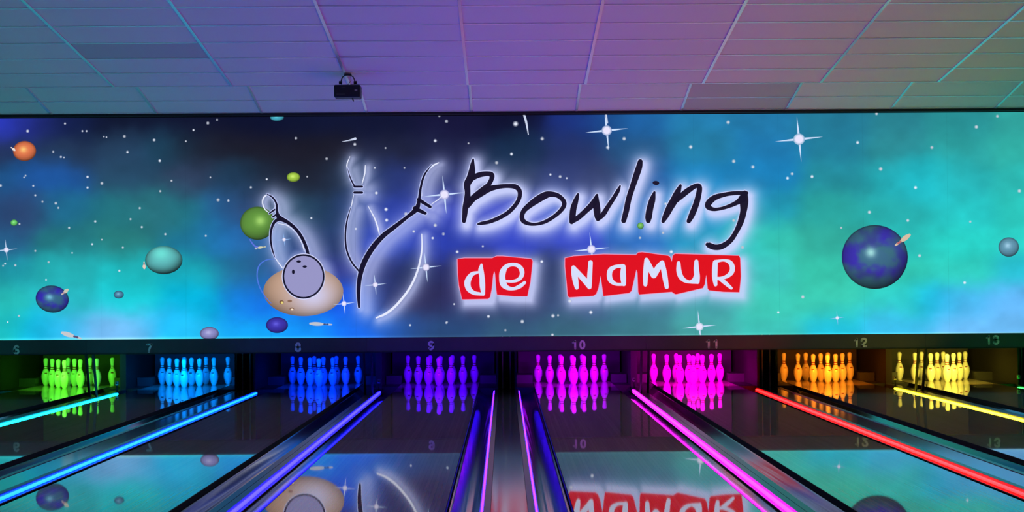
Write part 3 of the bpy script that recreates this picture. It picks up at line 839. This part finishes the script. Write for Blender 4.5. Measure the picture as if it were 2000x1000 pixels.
for (x, y, rx, ry, c) in ((550, 590, 4.5, 3.5, (120, 85, 60)), (551, 591, 2.5, 2.2, (235, 215, 120)), (566, 588, 4.5, 2.4, (140, 105, 85)), (570, 603.5, 4.6, 3, (130, 95, 75)), (570.5, 604.5, 3, 1.8, (250, 225, 200))):
    V, Fc, C = disc(x, y, rx, ry, lambda u, w, c=c: c, rings=2, seg=16); decal('finger_hole', V, Fc, C)
orb(1708.5, 502, 64.5, 62.5, (58,70,145), (165,225,225), 'large dark blue earth-like ball planet on the screen', hu=-0.12, hw=-0.14, hs=0.15, dark=0.15, tex=earth)
orb(1970, 482.5, 20, 19, (98,150,175), (165,210,235), 'small grey blue ball planet on the screen')
orb(1251, 441, 6.5, 6.5, (110,185,95), (160,215,100), 'tiny green ball planet under the lettering')
# ring around the tan ball and a moon trail
V, Fc = ribbon([('E', [(140,538,4),(70,550,7),(22,590,9),(8,660,9),(25,740,8),(65,810,7),(110,860,4)])]); decal('ring_picture', V, Fc, (80,120,225))
V, Fc = ribbon([(None, [(488,468,2),(497,480,3),(508,484,3)])]); decal('ring_picture', V, Fc, (95,115,220))
# tiny bowling pins drifting in the picture
def mini_pin(x0, y0, x1, y1, w, c1=(225,205,190), c2=(200,150,150)):
    ux, uy = (x1 - x0), (y1 - y0)
    P = lambda t: (x0 + ux * t, y0 + uy * t)
    V, Fc = ribbon([(None, [(*P(0), w * .6), (*P(.22), w), (*P(.45), w * .9), (*P(.68), w * .4), (*P(.86), w * .5), (*P(1), w * .35)])])
    decal('pin_picture', V, Fc, c1, 'small pale pin drifting on the screen')
    V, Fc = ribbon([(None, [(*P(.64), w * .45), (*P(.70), w * .42)]), (None, [(*P(.77), w * .45), (*P(.82), w * .45)])])
    decal('pin_picture', V, Fc, c2)
mini_pin(122, 650, 158, 661, 9, (200,200,205), (90,80,120))
mini_pin(606, 632, 648, 634, 7, (190,195,205), (60,80,130))
mini_pin(1776, 459, 1749, 479, 9, (215,190,165), (190,110,115))
mini_pin(132, 566, 121, 575, 7, (200,200,180), (190,150,160))
mini_pin(282, 524, 281.5, 512, 6, (225,205,190), (190,130,130))
mini_pin(29, 293.5, 22, 288, 5, (235,225,220), (225,200,190))
mini_pin(504, 484, 519, 482, 4, (210,210,180), (190,190,150))

STARS = [(54,256,3),(127,241.5,2.2),(161,256,2),(169,256,2),(203,267,1.6),(208,268,1.6),(243,266.5,3),(104,296.5,2.2),(119,306.5,2.2),(125,307.5,1.7),(249,297,2.6),
 (50,343,2),(47,346.5,1.8),(1,362.5,3),(65,363,2.2),(69,381.5,2.2),(83,394,2.2),(109,397,2.8),(114,406,2.2),(171,345.5,2.6),(171,366.5,2.4),(199,358,3),(186,432.5,2.4),(38,437.5,2.2),
 (135,445,2.3),(69,490,2.2),(95,512,2.4),(10,515,2),(6,519,2),(30,518,2.4),(90,546.5,2),(180,477,2.2),(199,468,1.8),(141,494,1.7),(240,483.5,2.2),(233,529,2.4),(37,617,2.2),(15,629,1.7),
 (301,273.5,2.8),(312,314,2.8),(378,254,2.2),(363,276,2),(406,240.5,3),(424,234,2.2),(335,353,2.2),(313,373.5,2.4),(411,346.5,1.9),(490,366,2.4),(426,390.5,3.3),(446,392,2.4),(273,406.5,2.4),
 (255,428,2.2),(277,443.5,2.3),(323,457.5,2.4),(402,460.5,2.2),(578,270,2.6),(693,282,3),(638,310,2.8),(521,350,2.2),(600,345,1.9),(446,391,2),(608,426,2.2),(500,485,2.4),(850,275,3.2),(858,226,2.6),(872,237,3.2),
 (915,280,2),(871,237,2),(753,289,2),(732,328,2),(790,328,2),(735,377,3),(754,409,3.4),(755,430,3.2),(793,418,3.6),(850,440,3.4),(808,452,2.6),(845,465,2.6),(866,457,3),(893,492,3),(695,447,2.2),
 (1007,242,5),(970,318,3.4),(999,301,3),(1059,271,3.6),(1219,271,3.6),(1187,288,3.4),(1075,341,2.4),(1094,345,3),(1107,348,2),(1349,287,3.6),(1422,239,3.6),(1433,315,3.6),(1470,326,3.4),
 (1250,464.5,2.6),(1295,454.5,2.6),(1300,398,2.6),(1311,492,3.4),(1433,430.5,3),(1450,483,3.2),(1058,511,3),(943,481,2.2),(866,458,2),(896,518,2.2),(1113,588,3.2),(954,618,3),(1020,628,3.6),(1080,617,3.6),(1090,616,2.4),(1154,610,3.4),(987,645,2.4),(1079,654,2.8),(887,594,2),(873,629,2.2),(801,635,2.2),(872,630,2.6),
 (1712,222,3),(1675,278.5,3.2),(1820,288,3.2),(1907,248,3.6),(1948,227,3),(1890,216,2.2),(1720,330,3.8),(1547,339.5,3),(1538,348,3),(1586,345,3.2),(1788,366.5,3.2),(1991,373,3.6),(1698,414.5,3.4),(1471,326,3),
 (1773,430.5,3),(1895,433,2.4),(1796,499.5,3.2),(1643,445,2.2),(1568,580,3.4),(1520,610,2.4),(1884,552,3),(1742,660,1.5)]
rs = random.Random(5)
for (x, y, r) in STARS:
    k = rs.uniform(0.80, 1.0)
    edge = tuple(picture(np.array([float(x)]), np.array([float(y)]))[0])
    core = np.array((235, 240, 255)) * k
    def sf(u, w, core=core, edge=np.array(edge)):
        t = min(1, max(0, (math.hypot(u, w) - 0.35) / 0.65))
        return tuple(core * (1 - t) + edge * t)
    V, Fc, C = disc(x, y, r * 1.25, r * 1.25, sf, rings=3, seg=10)
    decal('star_picture', V, Fc, C, lift=0.0007)
def sparkle(x, y, L, tilt=0.10, core=0.17, c=(205, 225, 255)):
    V = []; Fc = []
    for k, ln in ((0, 1.0), (1, 0.95), (2, 1.0), (3, 0.95)):
        a = k * math.pi / 2 - tilt
        b = len(V); wd = L * 0.055
        ca, sa = math.cos(a), math.sin(a)
        for (u, w) in ((0, -wd), (L * .5 * ln, -wd * .55), (L * ln, 0), (L * .5 * ln, wd * .55), (0, wd)):
            V.append((x + u * ca - w * sa, y + u * sa + w * ca))
        Fc.append((b, b + 1, b + 2, b + 3, b + 4))
    decal('sparkle_picture', V, Fc, c)
    bg = np.array(picture(np.array([float(x + L * core * 2)]), np.array([float(y)]))[0])
    V, Fc, C = disc(x, y, L * core * 1.4, L * core * 1.4, lambda u, w: tuple(np.array((235, 230, 255)) * (1 - max(0, math.hypot(u, w) - .6) / .4 * .5) + bg * (max(0, math.hypot(u, w) - .6) / .4 * .5)), rings=5, seg=20)
    decal('sparkle_picture', V, Fc, C)
for s in ((1185, 255, 42), (1560.5, 272, 47), (12.5, 488, 22), (868, 380, 40), (1155, 487, 36), (832, 522, 31), (672, 593, 22), (1366, 638, 34), (1635, 621, 15), (733, 556, 22), (555, 468, 15)):
    sparkle(*s, c=(205, 225, 255) if s[2] > 16 else (150, 190, 245))
V, Fc = ribbon([(None, [(668,277,.6),(683,274,2.5),(694,271,5)]), (None, [(1023,222,4.5),(1028,240,4),(1032,263,1.6)]), (None, [(1183,219,3),(1186,240,3)])]); decal('sparkle_picture', V, Fc, (205,215,240))

# --- logo
V, Fc = ribbon(WHITE_PINS); decal('pin_outline', V, Fc, (232,236,255), 'white outline of the drawn pins')
V, Fc = ribbon(BLACK_PINS, 1.3); decal('pin_outline', V, Fc, (190,200,250))
V, Fc = ribbon(BLACK_PINS); decal('pin_outline', V, Fc, (22,18,40), 'black brush outline of the drawn pins')
V, Fc, C = disc(593, 540, 42.5, 45, lambda u, w: (215, 218, 255), rings=2, seg=56); decal('ball_drawing', V, Fc, C)
V, Fc, C = disc(593, 540, 41, 43.5, lambda u, w: (20, 18, 38), rings=2, seg=56); decal('ball_drawing', V, Fc, C)
V, Fc, C = disc(593, 540, 37.6, 40, lambda u, w: (152, 150, 198), rings=2, seg=56); decal('ball_drawing', V, Fc, C, 'lilac drawn bowling ball with black outline')
for (x, y, rx, ry) in ((583.7, 510.7, 4.5, 2.5), (595.3, 520.7, 4.3, 2.4), (573, 531, 2.8, 4.4)):
    V, Fc, C = disc(x, y, rx, ry, lambda u, w: (20, 18, 38), rings=2, seg=18); decal('finger_hole', V, Fc, C)
V, Fc = ribbon(BLACK_LETTERS, 1.4); decal('lettering', V, Fc, (205,212,255))
V, Fc = ribbon(BLACK_LETTERS); decal('lettering', V, Fc, (27,22,44), 'black handwritten word Bowling')
V, Fc, C = disc(1281, 357.4, 6.6, 4.1, lambda u, w: (27, 22, 44), rings=2, seg=20, rot=0.1); decal('lettering', V, Fc, C)
def poly(p, col, label, grow=0.0):
    P2 = [(x, y) for x, y, _ in p]
    if grow:
        cxm = [Vector((x, y)) for x, y in P2]; n = len(cxm)
        area = sum(cxm[i].x * cxm[(i + 1) % n].y - cxm[(i + 1) % n].x * cxm[i].y for i in range(n))
        sg = 1 if area > 0 else -1
        out = []
        for i in range(n):
            t = (cxm[(i + 1) % n] - cxm[i - 1]).normalized()
            out.append((cxm[i].x + sg * t.y * grow, cxm[i].y - sg * t.x * grow))
        P2 = out
    tri = tessellate_polygon([[Vector((x, y, 0)) for x, y in P2]])
    decal('letter_tile', P2, [tuple(t) for t in tri], col, label)
for p, lb in ((TILE_DE, 'red cut paper tile behind the word de'), (TILE_NA, 'red cut paper tile behind the word Namur')):
    poly(p, (235,160,200), None, 1.2)
    poly(p, (224,14,26), lb)
V, Fc = ribbon(WHITE_LETTERS, 0.5); decal('lettering', V, Fc, (250,205,225))
V, Fc = ribbon(WHITE_LETTERS); decal('lettering', V, Fc, (214,222,252), 'pale letters de Namur')

# ------------------------------------------------------------------ projector under the ceiling
def ceil_z(y): return CEIL_Z + 0.1 * (CEIL_E - y)
PY = 16.58; pz = ceil_z(PY)
pt = px_at_y(679.6, 179.6, PY)
T = empty('stage_projector', (pt.x, PY, pz - 0.30))
tag(T, 'small black box projector hanging from the tiled ceiling on a yoke bracket', 'projector')
bz = pt.z - (pz - 0.30)
bevel_box('housing', -0.129, 0.129, -0.10, 0.10, bz - 0.062, bz + 0.062, 0.012, M['device'], T)
top = 0.300 - 0.004
arc = [(-0.066, 0, bz + 0.052), (-0.068, 0, bz + 0.10), (-0.064, 0, top - 0.055), (-0.052, 0, top - 0.028), (-0.030, 0, top - 0.012), (0, 0, top - 0.008), (0.030, 0, top - 0.012), (0.052, 0, top - 0.028), (0.064, 0, top - 0.055), (0.068, 0, bz + 0.10), (0.066, 0, bz + 0.052)]
tube_along('yoke', arc, 0.0055, M['device'], T, n=8)
bevel_box('clamp', -0.035, 0.035, -0.03, 0.03, top - 0.013, top + 0.004, 0.003, M['black'], T)
for s in (-1, 1):
    tube_along('knob', [(s * 0.058, 0, bz + 0.093), (s * 0.088, 0, bz + 0.093)], 0.016, M['device'], T, n=12)
tube_along('cable', [(0.04, 0.02, bz - 0.058), (0.048, 0.01, bz - 0.075), (0.055, 0.0, bz - 0.092)], 0.006, M['device'], T, n=8)
tube_along('safety_cable', [(0.02, 0.03, top - 0.012), (0.03, 0.03, bz + 0.12), (0.005, 0.03, bz + 0.085), (-0.02, 0.03, bz + 0.058)], 0.003, M['rod'], T, n=6)
box('print_label', 0.075, 0.101, -0.1008, -0.0999, bz - 0.003, bz + 0.013, M['grey_print'], T)
box('print_label', -0.105, -0.02, -0.1008, -0.0999, bz - 0.036, bz - 0.029, mat('grey_print_dim', (0.06, 0.055, 0.055), 0.5), T)
box('print_label', -0.055, -0.015, -0.1008, -0.0999, bz + 0.030, bz + 0.037, mat('grey_print_faint', (0.05, 0.045, 0.045), 0.5), T)
